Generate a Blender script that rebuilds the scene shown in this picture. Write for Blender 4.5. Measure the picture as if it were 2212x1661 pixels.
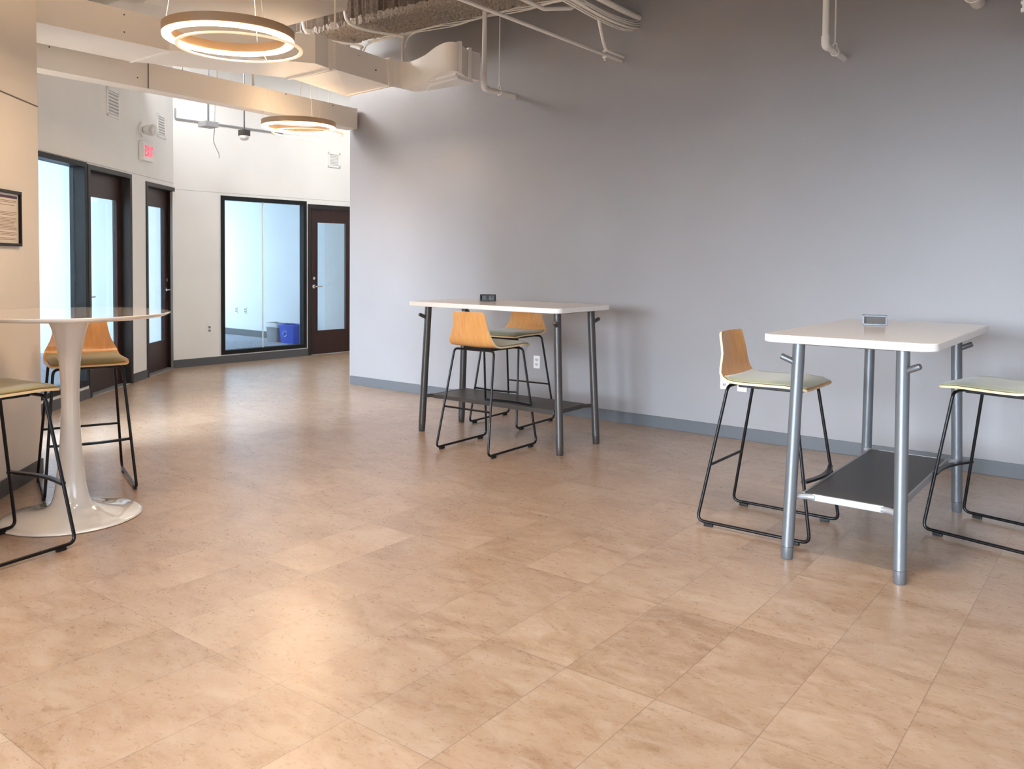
import bpy, bmesh, math, random
from mathutils import Vector, Matrix
random.seed(4)
S = bpy.context.scene
C = S.collection
pi = math.pi
for o in list(bpy.data.objects):
    bpy.data.objects.remove(o)

# ------------------------------------------------------------------ camera
H = 1.41
def make_camera():
    P, R, TH = .038, .009, math.radians(37.3)
    f = Vector((0, math.cos(P), -math.sin(P))); r = Vector((1, 0, 0)); u = r.cross(f)
    r2 = r*math.cos(R) + u*math.sin(R); u2 = -r*math.sin(R) + u*math.cos(R)
    Z = Matrix.Rotation(TH, 3, 'Z')
    r2, u2, f = Z @ r2, Z @ u2, Z @ f
    M = Matrix(((r2.x, u2.x, -f.x, 0), (r2.y, u2.y, -f.y, 0), (r2.z, u2.z, -f.z, H), (0, 0, 0, 1)))
    c = bpy.data.cameras.new('camera'); o = bpy.data.objects.new('camera', c); C.objects.link(o)
    o.matrix_world = M
    c.sensor_fit = 'HORIZONTAL'; c.sensor_width = 36; c.lens = 1817/2212*36
    c.shift_y = -199.5/2212; c.clip_start = .05; c.clip_end = 200
    S.camera = o
make_camera()
# ------------------------------------------------------------------ world, daylight, exposure
S.view_settings.view_transform = 'Standard'; S.view_settings.look = 'None'
S.view_settings.gamma = 1; S.view_settings.use_curve_mapping = False
S.view_settings.exposure = 0.27
W = bpy.data.worlds.new('daylight_sky'); S.world = W; W.use_nodes = True
bg = W.node_tree.nodes['Background']; bg.inputs['Strength'].default_value = 1.0
_t = W.node_tree.nodes.new('ShaderNodeTexCoord'); _s = W.node_tree.nodes.new('ShaderNodeSeparateXYZ'); _r = W.node_tree.nodes.new('ShaderNodeValToRGB')
W.node_tree.links.new(_t.outputs['Generated'], _s.inputs[0]); W.node_tree.links.new(_s.outputs[2], _r.inputs[0]); W.node_tree.links.new(_r.outputs[0], bg.inputs['Color'])
_r.color_ramp.elements[0].position = 0.0; _r.color_ramp.elements[0].color = (.10, .10, .09, 1)      # ground below the horizon
_r.color_ramp.elements[1].position = .03; _r.color_ramp.elements[1].color = (2.0, 2.3, 2.7, 1)      # pale sky
def area(name, loc, direction, sx, sy, power, col, spread=pi):
    l = bpy.data.lights.new(name, 'AREA'); l.shape = 'RECTANGLE'; l.size = sx; l.size_y = sy
    l.energy = power; l.color = col; l.spread = spread
    o = bpy.data.objects.new(name, l); C.objects.link(o)
    o.location = loc; o.rotation_euler = Vector(direction).to_track_quat('-Z', 'Y').to_euler()
    return o
DAY = (.74, .87, 1.0)
# skylight that falls in through the window bays behind the photographer (bright sky high outside, nothing below the horizon)
area('sky_outside', (-3.5, -13.0, 5.2), (0, 1, -.30), 14, 7.5, 18500, DAY)
area('sky_outside', (13.0, 1.6, 5.2), (-1, 0, -.30), 10, 7.5, 300, DAY)
# tall window beside the hall, hidden behind the cream column
area('sky_outside', (-6.3, -1.6, 3.6), (0, 1, -.38), 3.6, 4.0, 2500, (.66, .83, 1.0))
# unseen warm lights added at ceiling height to brighten the floor
for x, y, e in ((-2.6, 2.2, 9), (-.9, 2.9, 22), (-1.2, -.3, 4), (1.6, .8, 4)):
    area('floor_fill_light', (x, y, 4.2), (0, 0, -1), .35, .35, e, (1, .86, .72), 1.9)
# unseen lights added above the hall to brighten its white walls
area('hall_fill_light', (-8.3, 4.3, 4.05), (0, 0, -1), 1.2, 1.2, 280, (.97, .98, 1.0))
area('hall_fill_light', (-8.2, 8.4, 4.05), (0, 0, -1), 1.2, 1.2, 34, (1, .97, .92))
for y, e in ((7.6, 90), (3.0, 190)):                # outer windows of the small offices
    area('office_daylight', (-14.9, y, 1.5), (1, 0, -.05), 2.4, 2.2, e, (.68, .86, 1.0))

# ------------------------------------------------------------------ materials
def mat(name, col, rough=.5, metal=0, spec=.5, coat=0, coat_rough=.1, sheen=0, emis=None, estr=0):
    m = bpy.data.materials.new(name); m.use_nodes = True
    b = m.node_tree.nodes['Principled BSDF']
    b.inputs['Base Color'].default_value = (*col, 1); b.inputs['Roughness'].default_value = rough
    b.inputs['Metallic'].default_value = metal; b.inputs['Specular IOR Level'].default_value = spec
    b.inputs['Coat Weight'].default_value = coat; b.inputs['Coat Roughness'].default_value = coat_rough
    b.inputs['Sheen Weight'].default_value = sheen
    if emis:
        b.inputs['Emission Color'].default_value = (*emis, 1); b.inputs['Emission Strength'].default_value = estr
    return m
class G:
    """tiny node helper"""
    def __init__(s, m): s.t = m.node_tree; s.n = s.t.nodes; s.b = s.n['Principled BSDF']
    def add(s, typ, **kw):
        n = s.n.new(typ)
        for k, v in kw.items():
            if hasattr(n, k): setattr(n, k, v)
            else: n.inputs[k.replace('_', ' ')].default_value = v
        return n
    def L(s, a, b): s.t.links.new(a, b)
    def math(s, op, a, b=None, c=None):
        n = s.n.new('ShaderNodeMath'); n.operation = op
        for i, v in enumerate((a, b, c)):
            if v is None: continue
            if isinstance(v, (int, float)): n.inputs[i].default_value = v
            else: s.L(v, n.inputs[i])
        return n.outputs[0]
    def ramp(s, fac, stops):
        n = s.n.new('ShaderNodeValToRGB'); e = n.color_ramp.elements
        while len(e) < len(stops): e.new(.5)
        for i, (p, c) in enumerate(stops): e[i].position = p; e[i].color = (*c, 1) if len(c) == 3 else c
        s.L(fac, n.inputs[0]); return n.outputs[0]
    def coords(s, scale=(1, 1, 1), rot=(0, 0, 0)):
        t = s.n.new('ShaderNodeTexCoord'); m = s.n.new('ShaderNodeMapping')
        m.inputs['Scale'].default_value = scale; m.inputs['Rotation'].default_value = rot
        s.L(t.outputs['Object'], m.inputs[0]); return m.outputs[0]
    def noise(s, vec, scale, detail=3, rough=.5, dist=0):
        n = s.n.new('ShaderNodeTexNoise'); n.inputs['Scale'].default_value = scale; n.inputs['Detail'].default_value = detail
        n.inputs['Roughness'].default_value = rough; n.inputs['Distortion'].default_value = dist
        s.L(vec, n.inputs['Vector']); return n.outputs['Fac']
    def mix(s, fac, a, b, blend='MIX'):
        n = s.n.new('ShaderNodeMix'); n.data_type = 'RGBA'; n.blend_type = blend
        for sock, v in ((n.inputs[0], fac), (n.inputs[6], a), (n.inputs[7], b)):
            if isinstance(v, (int, float)): sock.default_value = v
            elif isinstance(v, tuple): sock.default_value = (*v, 1)
            else: s.L(v, sock)
        return n.outputs[2]
    def bump(s, h, strength=.2, dist=.01):
        n = s.n.new('ShaderNodeBump'); n.inputs['Strength'].default_value = strength; n.inputs['Distance'].default_value = dist
        s.L(h, n.inputs['Height']); s.L(n.outputs[0], s.b.inputs['Normal'])

def wall_mat(name, col, rough=.6, bump=.08):
    m = mat(name, col, rough); g = G(m); v = g.coords()
    a = g.noise(v, 1.3, 2); c = g.ramp(a, ((.3, tuple(x*.97 for x in col)), (.7, tuple(min(1, x*1.03) for x in col))))
    g.L(c, g.b.inputs['Base Color']); g.bump(g.noise(v, 160, 2), bump, .002); return m
M = {}
M['grey_wall'] = wall_mat('grey_wall_paint', (.335, .328, .34), .42)
M['white_wall'] = wall_mat('white_wall_paint', (.84, .84, .83), .55)
M['cream_wall'] = wall_mat('cream_column_paint', (.86, .80, .72), .5)
M['office_wall'] = wall_mat('office_wall_paint', (.80, .83, .86), .6)
M['deck'] = wall_mat('ceiling_deck_paint', (.27, .235, .20), .7)
M['panel'] = wall_mat('ceiling_panel_paint', (.84, .80, .75), .6)
M['base'] = mat('grey_vinyl_base', (.085, .09, .10), .5)
M['faint_seam'] = mat('pale_joint', (.5, .5, .48), .7)
M['vent_back'] = mat('pale_vent_backing', (.5, .52, .54), .6)
M['base_light'] = mat('pale_grey_vinyl_base', (.125, .135, .15), .42)
M['dark_base'] = mat('dark_vinyl_base', (.05, .048, .05), .45)
M['duct'] = wall_mat('painted_duct_metal', (.86, .83, .79), .42, .03)
M['pipe'] = mat('white_painted_pipe', (.88, .86, .82), .38)
M['seam'] = mat('dark_joint', (.16, .13, .11), .7)
M['black'] = mat('black_powder_coat', (.004, .004, .005), .30, spec=.35)
M['black_frame'] = mat('black_aluminium', (.010, .011, .013), .45, spec=.25)
M['plastic_black'] = mat('black_plastic', (.007, .007, .008), .45, spec=.35)
M['steel_dark'] = mat('bronze_grey_metal', (.085, .078, .074), .38, metal=.5)
M['steel'] = mat('silver_grey_metal', (.165, .175, .19), .38, metal=.5)
M['silver'] = mat('light_silver_metal', (.36, .37, .39), .4, metal=.4)
M['shelf'] = mat('charcoal_shelf', (.045, .042, .043), .42)
M['chrome'] = mat('satin_chrome', (.75, .75, .76), .18, metal=1)
M['white_plastic'] = mat('white_plastic', (.85, .85, .84), .35)
M['dark_hole'] = mat('dark_socket', (.02, .02, .02), .5)
M['white_gloss'] = mat('glossy_white_lacquer', (.86, .83, .79), .12, coat=1, coat_rough=.04)
M['laminate'] = mat('cream_white_laminate', (.90, .82, .73), .22, coat=.4, coat_rough=.1)
M['laminate_edge'] = mat('white_edge_band', (.90, .88, .85), .35)
M['ring_body'] = mat('champagne_ring_metal', (.50, .36, .24), .35, metal=.5)
M['ring_ghost'] = mat('pale_ghost_glow', (.85, .72, .55), .4, emis=(1, .74, .45), estr=.55)  # faint glow of the lamp's ghost image, put into the colour
M['led'] = mat('lit_led_diffuser', (1, .95, .88), .4, emis=(1, .72, .44), estr=22)
M['bag'] = mat('white_liner_bag', (.85, .88, .9), .35)
M['bin_grey'] = mat('grey_bin_plastic', (.33, .34, .35), .4)
M['bin_blue'] = mat('blue_bin_plastic', (.035, .10, .62), .35)
M['recycle'] = mat('pale_symbol', (.55, .68, .9), .5)
M['red'] = mat('lit_red_letters', (.8, .03, .06), .4, emis=(1, .05, .12), estr=1.1)
M['lens'] = mat('clear_lens', (.7, .7, .7), .12, spec=.8)
M['paper'] = mat('printed_paper', (.80, .74, .66), .5)
M['ink'] = mat('brown_ink', (.33, .19, .12), .6)
M['ink_purple'] = mat('purple_ink', (.07, .03, .10), .6)
M['red_pipe'] = mat('red_painted_strut', (.45, .06, .05), .5)
M['screw'] = mat('dark_screw', (.05, .035, .03), .5)

def wood_mat(name, c1, c2, rough, axis_scale, coat=.2):
    m = mat(name, c1, rough, coat=coat, coat_rough=.15); g = G(m); v = g.coords(axis_scale)
    n = g.noise(v, 6, 4, .6, .6); c = g.ramp(n, ((.3, c2), (.7, c1))); g.L(c, g.b.inputs['Base Color'])
    g.bump(n, .04, .002); return m
M['ply'] = wood_mat('beech_plywood', (.72, .37, .13), (.62, .29, .09), .3, (1.2, 9, 1.2), .35)
M['ply_edge'] = mat('pale_plywood_edge', (.85, .68, .42), .4)
M['door_wood'] = wood_mat('dark_mahogany', (.042, .011, .008), (.016, .005, .005), .42, (8, 8, .5), .06)
M['door_frame'] = wood_mat('dark_brown_frame', (.018, .013, .012), (.009, .007, .007), .45, (6, 6, .5), .03)
M['pale_wood'] = wood_mat('pale_wood_door', (.78, .77, .76), (.72, .71, .70), .5, (8, 8, .5), 0)

def fabric(name, col):
    m = mat(name, col, .85, sheen=.5); g = G(m); v = g.coords(); n = g.noise(v, 420, 2)
    c = g.ramp(n, ((.3, tuple(x*.85 for x in col)), (.7, tuple(x*1.12 for x in col)))); g.L(c, g.b.inputs['Base Color'])
    g.bump(n, .25, .001); return m
M['olive'] = fabric('green_fabric_warm_lit', (.30, .25, .07))  # green seat fabric with the warm lamp light put into its colour
M['sage'] = fabric('green_fabric_day_lit', (.31, .32, .19))  # same green fabric, tinted for the cool daylight falling on it

def fuzzy(name, c1, c2):
    m = mat(name, c1, .95, spec=.1); g = G(m); v = g.coords()
    n = g.noise(v, 55, 6, .8, 1.6); c = g.ramp(n, ((.38, c2), (.52, c1))); g.L(c, g.b.inputs['Base Color'])
    g.bump(n, .9, .05); return m
M['fireproof_shaded'] = fuzzy('shaded_fireproofing', (.30, .22, .17), (.10, .07, .05))  # shade on the beam's near face, put into the colour
M['fireproof'] = fuzzy('sprayed_fireproofing', (.92, .82, .72), (.40, .32, .26))

def floor_mat():
    m = mat('vinyl_stone_floor_tiles', (.4, .3, .2), .35); g = G(m)
    t = g.n.new('ShaderNodeTexCoord'); sx = g.n.new('ShaderNodeSeparateXYZ'); g.L(t.outputs['Object'], sx.inputs[0])
    TX, TY, X0, Y0 = .3429, .6865, -.893, 2.402
    fx = g.math('DIVIDE', g.math('SUBTRACT', sx.outputs[0], X0), TX)
    fy = g.math('DIVIDE', g.math('SUBTRACT', sx.outputs[1], Y0), TY)
    ix = g.math('FLOOR', fx); iy = g.math('FLOOR', fy)
    cb = g.n.new('ShaderNodeCombineXYZ'); g.L(ix, cb.inputs[0]); g.L(iy, cb.inputs[1])
    wn = g.n.new('ShaderNodeTexWhiteNoise'); wn.noise_dimensions = '3D'; g.L(cb.outputs[0], wn.inputs['Vector'])
    # each tile shows its own piece of the stone print
    off = g.n.new('ShaderNodeVectorMath'); off.operation = 'MULTIPLY_ADD'
    g.L(wn.outputs['Color'], off.inputs[0]); off.inputs[1].default_value = (9, 9, 9); g.L(t.outputs['Object'], off.inputs[2])
    mp = g.n.new('ShaderNodeMapping'); mp.inputs['Scale'].default_value = (.75, 1.5, 1); mp.inputs['Rotation'].default_value = (0, 0, .15)
    g.L(off.outputs[0], mp.inputs[0]); v = mp.outputs[0]
    big = g.noise(v, 2.2, 8, .62, .8)
    col = g.ramp(big, ((.28, (.315, .188, .105)), (.42, (.395, .252, .152)), (.55, (.45, .302, .192)), (.72, (.52, .380, .265))))
    mid = g.noise(v, 9, 6, .65, 1.2)
    col = g.mix(g.math('MULTIPLY', .35, g.ramp(mid, ((.44, (0, 0, 0)), (.66, (1, 1, 1))))), col, (.60, .48, .38))
    col = g.mix(g.math('MULTIPLY', .45, g.ramp(mid, ((.32, (1, 1, 1)), (.42, (0, 0, 0))))), col, (.26, .155, .090))
    fine = g.noise(v, 30, 5, .7, 2.0)
    col = g.mix(g.math('MULTIPLY', .16, g.ramp(fine, ((.46, (0, 0, 0)), (.62, (1, 1, 1))))), col, (.62, .50, .41))
    col = g.mix(g.math('MULTIPLY', .25, g.ramp(fine, ((.28, (1, 1, 1)), (.36, (0, 0, 0))))), col, (.20, .12, .07))
    tone = g.math('ADD', g.math('MULTIPLY', wn.outputs['Value'], .10), .92)
    tc = g.n.new('ShaderNodeCombineXYZ')
    for i in range(3): g.L(tone, tc.inputs[i])
    col = g.mix(1.0, col, tc.outputs[0], 'MULTIPLY')
    def dist(f): return g.math('SUBTRACT', .5, g.math('ABSOLUTE', g.math('SUBTRACT', g.math('FRACT', f), .5)))
    dx = g.math('MULTIPLY', dist(fx), TX); dy = g.math('MULTIPLY', dist(fy), TY)
    d = g.math('MINIMUM', dx, dy); line = g.math('LESS_THAN', d, .0014)
    col = g.mix(g.math('MULTIPLY', line, .55), col, (.13, .085, .055))
    g.L(col, g.b.inputs['Base Color'])
    rr = g.math('ADD', .22, g.math('MULTIPLY', fine, .14)); g.L(rr, g.b.inputs['Roughness'])
    g.b.inputs['Specular IOR Level'].default_value = .8
    g.b.inputs['Coat Weight'].default_value = .40; g.b.inputs['Coat Roughness'].default_value = .36
    hh = g.math('SUBTRACT', g.math('MULTIPLY', fine, .25), g.math('MULTIPLY', line, .8)); g.bump(hh, .25, .003)
    return m
M['floor'] = floor_mat()
def carpet_mat():
    m = mat('grey_blue_carpet', (.3, .33, .4), .95, spec=.1); g = G(m); v = g.coords(); n = g.noise(v, 60, 3, .7)
    g.L(g.ramp(n, ((.35, (.20, .22, .28)), (.65, (.48, .50, .56)))), g.b.inputs['Base Color']); g.bump(n, .5, .01); return m
M['carpet'] = carpet_mat()
def glass_mat():
    m = bpy.data.materials.new('clear_glass'); m.use_nodes = True; t = m.node_tree; t.nodes.clear()
    o = t.nodes.new('ShaderNodeOutputMaterial'); mx = t.nodes.new('ShaderNodeMixShader'); tr = t.nodes.new('ShaderNodeBsdfTransparent')
    gl = t.nodes.new('ShaderNodeBsdfGlossy'); gl.inputs['Roughness'].default_value = .02
    fr = t.nodes.new('ShaderNodeFresnel'); ge = t.nodes.new('ShaderNodeNewGeometry'); ma = t.nodes.new('ShaderNodeMath'); ma.operation = 'MULTIPLY_ADD'
    ma.inputs[1].default_value = 1/1.4-1.4; ma.inputs[2].default_value = 1.4
    t.links.new(ge.outputs['Backfacing'], ma.inputs[0]); t.links.new(ma.outputs[0], fr.inputs['IOR'])   # same fresnel on both faces of the pane
    tr.inputs['Color'].default_value = (.93, .97, .98, 1)
    t.links.new(fr.outputs[0], mx.inputs[0]); t.links.new(tr.outputs[0], mx.inputs[1]); t.links.new(gl.outputs[0], mx.inputs[2]); t.links.new(mx.outputs[0], o.inputs[0])
    return m
M['glass'] = glass_mat()

# ------------------------------------------------------------------ geometry helpers
class MB:
    def __init__(s): s.bm = bmesh.new()
    def box(s, x0, x1, y0, y1, z0, z1, bev=0, mt=None):
        g = bmesh.ops.create_cube(s.bm, size=1)
        vs = g['verts']; mm = mt or Matrix()
        for v in vs: v.co = mm @ Vector(((x0+x1)/2 + v.co.x*(x1-x0), (y0+y1)/2 + v.co.y*(y1-y0), (z0+z1)/2 + v.co.z*(z1-z0)))
        if bev:
            es = list({e for v in vs for e in v.link_edges})
            bmesh.ops.bevel(s.bm, geom=es, offset=bev, segments=2, affect='EDGES', profile=.6)
        return s
    def prism(s, pts, z0, z1, mt=None):
        """closed plan outline (any order) extruded between two heights"""
        mm = mt or Matrix()
        a = [s.bm.verts.new(mm @ Vector((x, y, z0))) for x, y in pts]; b = [s.bm.verts.new(mm @ Vector((x, y, z1))) for x, y in pts]
        n = len(pts)
        s.bm.faces.new(a); s.bm.faces.new(list(reversed(b)))
        for i in range(n): s.bm.faces.new((a[i], b[i], b[(i+1) % n], a[(i+1) % n]))
        return s
    def tube(s, pts, rad, seg=12, caps=True, fil=0, closed=False, flat=1.0):
        pts = [Vector(p) for p in pts]
        if fil: pts = fillet(pts, fil, closed)
        n = len(pts); rads = rad if isinstance(rad, (list, tuple)) else [rad]*n
        rings = []; up = None
        for i, p in enumerate(pts):
            if closed: t = (pts[(i+1) % n] - pts[i-1]).normalized()
            elif i == 0: t = (pts[1]-p).normalized()
            elif i == n-1: t = (p-pts[i-1]).normalized()
            else:
                a = (p-pts[i-1]).normalized(); b = (pts[i+1]-p).normalized(); t = (a+b)
                t = t.normalized() if t.length > 1e-6 else a
            if up is None:
                up = Vector((0, 0, 1)) if abs(t.z) < .9 else Vector((0, 1, 0))
            up = (up - t*up.dot(t)).normalized(); sd = t.cross(up)
            rings.append([s.bm.verts.new(p + (up*math.cos(2*pi*k/seg)*flat + sd*math.sin(2*pi*k/seg))*rads[i]) for k in range(seg)])
        m = n if closed else n-1
        for i in range(m):
            A, B = rings[i], rings[(i+1) % n]
            for k in range(seg): s.bm.faces.new((A[k], A[(k+1) % seg], B[(k+1) % seg], B[k]))
        if caps and not closed:
            s.bm.faces.new(list(reversed(rings[0]))); s.bm.faces.new(rings[-1])
        return s
    def lathe(s, prof, seg=64, c=(0, 0, 0), closed_prof=False):
        c = Vector(c); rings = []
        for r, z in prof:
            if r < 1e-6: rings.append([s.bm.verts.new(c + Vector((0, 0, z)))])
            else: rings.append([s.bm.verts.new(c + Vector((r*math.cos(2*pi*k/seg), r*math.sin(2*pi*k/seg), z))) for k in range(seg)])
        m = len(rings) if closed_prof else len(rings)-1
        for i in range(m):
            A, B = rings[i], rings[(i+1) % len(rings)]
            for k in range(seg):
                k2 = (k+1) % seg
                if len(A) == 1 and len(B) == 1: continue
                if len(A) == 1: s.bm.faces.new((A[0], B[k2], B[k]))
                elif len(B) == 1: s.bm.faces.new((A[k], A[k2], B[0]))
                else: s.bm.faces.new((A[k], A[k2], B[k2], B[k]))
        return s
    def sph(s, c, r, sc=(1, 1, 1), seg=16):
        g = bmesh.ops.create_uvsphere(s.bm, u_segments=seg, v_segments=seg//2, radius=r)
        for v in g['verts']: v.co = Vector((v.co.x*sc[0], v.co.y*sc[1], v.co.z*sc[2])) + Vector(c)
        return s
    def xf(s, mt): bmesh.ops.transform(s.bm, matrix=mt, verts=s.bm.verts); return s
    def build(s, name, m, parent=None, smooth=False, mats=None):
        bmesh.ops.recalc_face_normals(s.bm, faces=s.bm.faces)
        me = bpy.data.meshes.new(name); s.bm.to_mesh(me); s.bm.free()
        o = bpy.data.objects.new(name, me); C.objects.link(o)
        for q in (mats or [m]): me.materials.append(M[q] if isinstance(q, str) else q)
        if smooth:
            for p in me.polygons: p.use_smooth = True
            try: me.set_sharp_from_angle(angle=math.radians(smooth if smooth is not True else 40))
            except Exception: pass
        if parent: o.parent = parent
        return o
def fillet(pts, r, closed=False, k=6):
    out = []; n = len(pts)
    for i, p in enumerate(pts):
        if not closed and i in (0, n-1): out.append(p); continue
        a = pts[i-1]-p; b = pts[(i+1) % n]-p
        la, lb = a.length, b.length
        a.normalize(); b.normalize(); ang = a.angle(b)
        if ang > pi-.05: out.append(p); continue
        d = min(r/math.tan(ang/2), la*.49, lb*.49); s, e = p+a*d, p+b*d
        for j in range(k+1):
            t = j/k; out.append(s*(1-t)**2 + p*2*t*(1-t) + e*t*t)
    return out
def rrect(hx, hy, r, k=6, cx=0, cy=0):
    out = []
    for sx, sy, a0 in ((1, 1, 0), (-1, 1, 90), (-1, -1, 180), (1, -1, 270)):
        for j in range(k+1):
            a = math.radians(a0+90*j/k); out.append((cx+sx*(hx-r)+r*math.cos(a), cy+sy*(hy-r)+r*math.sin(a)))
    return out
def thing(name, label, cat, loc=(0, 0, 0), rz=0, group=None):
    o = bpy.data.objects.new(name, None); C.objects.link(o); o.location = loc; o.rotation_euler = (0, 0, rz)
    o.empty_display_size = .1
    return tag(o, label, cat, group)
def tag(o, label, cat, group=None):
    o['label'] = label; o['category'] = cat
    if group: o['group'] = group
    return o
def struct(o): o['kind'] = 'structure'; return o
def dup(root, loc, rz, label, group=None):
    r = root.copy(); C.objects.link(r); r.location = loc; r.rotation_euler = (0, 0, rz); r['label'] = label
    if group: r['group'] = group
    for ch in list(root.children):
        c = ch.copy(); C.objects.link(c); c.parent = r
        for g in ch.children:
            d = g.copy(); C.objects.link(d); d.parent = c
    return r
def frame_m(o, d):
    """matrix: local x along d, local y = outwards to the room (right of d rotated), z up, origin o"""
    dx = Vector((d[0], d[1], 0)).normalized(); ny = Vector((-dx.y, dx.x, 0))
    return Matrix(((dx.x, ny.x, 0, o[0]), (dx.y, ny.y, 0, o[1]), (0, 0, 1, 0), (0, 0, 0, 1)))

# ------------------------------------------------------------------ room shell
CZ = 4.25
struct(MB().box(-15.2, 4.7, -4.2, 11.2, -.15, 0).build('floor', 'floor'))
struct(MB().box(-15.2, 4.7, -4.2, 11.2, CZ, CZ+.12).build('ceiling', 'deck'))
# grey feature wall, its hall side painted white
struct(MB().box(-7.165, 4.6, 6.40, 6.58, 0, CZ).build('wall_back', 'grey_wall'))
struct(MB().box(-7.165, -7.0, 6.58, 11.1, 0, CZ).build('wall_hall', 'white_wall'))
struct(MB().box(-7.15, 4.4, 6.388, 6.40, 0, .098, .003).build('baseboard_back', 'base_light'))
# right wall with a wide window bay, and the window wall behind the photographer
def wall_with_holes(name, m, x0, x1, z0, z1, th, holes, mt):
    b = MB(); xs = x0
    for hx0, hx1, hz0, hz1 in sorted(holes):
        if hx0 > xs: b.box(xs, hx0, -th, 0, z0, z1, mt=mt)
        if hz0 > z0: b.box(hx0, hx1, -th, 0, z0, hz0, mt=mt)
        if hz1 < z1: b.box(hx0, hx1, -th, 0, hz1, z1, mt=mt)
        xs = hx1
    if xs < x1: b.box(xs, x1, -th, 0, z0, z1, mt=mt)
    return struct(b.build(name, m))
mt = frame_m((-4.1, -4.0), (1, 0))
wall_with_holes('wall_front', 'grey_wall', -.1, 8.7, 0, CZ, .2, [(.4, 2.6, .5, 2.4), (3.2, 5.4, .5, 2.4), (6.0, 8.2, .5, 2.4)], mt)
mt = frame_m((4.5, -4.0), (0, 1))
wall_with_holes('wall_right', 'grey_wall', 0, 10.5, 0, CZ, .2, [(4.0, 7.2, .5, 2.4)], mt)
# cream column face on the left and the wall running back from it
struct(MB().prism([(-5.70, 2.462), (-3.85, .615), (-3.85, -4.0), (-4.15, -4.0), (-4.15, .49), (-5.98, 2.32)], 0, CZ).build('wall_left', 'cream_wall'))
wall_with_holes('wall_return', 'white_wall', 0, 1.15, 0, CZ, .12, [(.1, .95, .3, 2.4)], frame_m((-7.12, 2.18), (.99, .14)))
d45 = Vector((.7071, -.7071)); n45 = Vector((.7071, .7071))
cm = frame_m((-5.70, 2.462), (.7071, -.7071))          # local +y points into the room
struct(MB().box(0, 2.6, 0, .012, 0, .10, .003, mt=cm).build('baseboard_left', 'dark_base'))
struct(MB().box(0, 2.6, -.004, .003, 2.358, 2.366, mt=cm).build('trim_1', 'seam'))

# walls of the offices on the left ------------------------------------------------
A0 = Vector((-7.2, 2.62, 0)); 
D0 = Vector((-9.045, 4.888, 0)); Ddir = Vector((-.634, .7733, 0)).normalized()
DM = frame_m((D0.x, D0.y), (-Ddir.x, -Ddir.y))         # local x runs back towards the photographer, +y into the room
# in DM local x = -s  (s measured left to right in the photo)
def sbox(b, s0, s1, y0, y1, z0, z1, bev=0, m=DM): return b.box(-s1, -s0, y0, y1, z0, z1, bev, mt=m)
WT = .16
SD = 1.33     # s of the corner with the hall end wall
wall_with_holes('wall_side', 'white_wall', -SD, 3.6, 0, CZ, WT, [(0.01, 1.05, 0, 2.32), (1.07, 2.1, .13, 2.33), (-1.375+.0, -.39, 0, 2.285)], DM)
C0 = Vector((-9.853, 5.86, 0)); Cdir = Vector((.0651, .9979, 0))
CM = frame_m((C0.x, C0.y), (-Cdir.x, -Cdir.y))         # local x = -s, +y into the room
def cbox(b, s0, s1, y0, y1, z0, z1, bev=0): return b.box(-s1, -s0, y0, y1, z0, z1, bev, mt=CM)
wall_with_holes('wall_end', 'white_wall', -5.2, 0, 0, CZ, WT, [(-2.90, -2.03, 0, 2.19), (-2.0, -.66, .12, 2.225)], CM)
struct(MB().box(-10.2, -7.0, 11.0, 11.15, 0, CZ).build('wall_far', 'white_wall'))
# joint lines above the doors
struct(MB().box(-SD+.0, 3.6, -.003, .002, 2.335, 2.341, mt=DM).build('trim_2', 'faint_seam'))
struct(MB().box(-5.1, 0, -.003, .002, 2.262, 2.267, mt=CM).build('trim_3', 'faint_seam'))
# baseboards
b = MB(); sbox(b, .0, .39, 0, .01, 0, .10, .002); b.build('baseboard_side', 'base') and None
struct(bpy.data.objects['baseboard_side'])
b = MB(); sbox(b, -3.6, -1.05, 0, .01, 0, .10, .002); struct(b.build('baseboard_side', 'base'))
b = MB(); cbox(b, 0, 2.03, 0, .01, 0, .10, .002); struct(b.build('baseboard_end', 'base'))
# office partitions, outer wall with windows, carpet
struct(MB().box(-15.0, -9.75, 9.12, 9.22, 0, 3.0).build('wall_office_north', 'office_wall'))
struct(MB().prism([(-9.95, 5.80), (-9.98, 5.90), (-15.0, 5.40), (-15.0, 5.30)], 0, 3.0).build('wall_office_divider', 'office_wall'))
struct(MB().box(-15.0, -6.9, .6, .7, 0, 3.0).build('wall_office_south', 'office_wall'))
mt = frame_m((-15.0, -.2), (0, -1))
wall_with_holes('wall_office_outer', 'office_wall', -9.6, 0, 0, 3.0, .15, [(-8.9, -6.5, .4, 2.6), (-4.4, -2.0, .4, 2.6)], mt)
struct(MB().prism([(-9.99, 5.95), (-9.74, 9.12), (-15.0, 9.12), (-15.0, .7), (-6.95, .7), (-7.05, 2.35), (-9.99, 5.95)][:6], 0.0, .006).build('floor_carpet', 'carpet'))
struct(MB().prism([(-10.02, 5.95), (-9.80, 9.2), (-15.0, 9.2), (-15.0, .6), (-6.9, .6), (-7.15, 2.35)], 3.0, 3.06).build('ceiling_office', 'office_wall'))
struct(MB().box(-15.0, -9.80, 9.108, 9.12, 0.006, .12).build('baseboard_office', 'base_light'))

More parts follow.
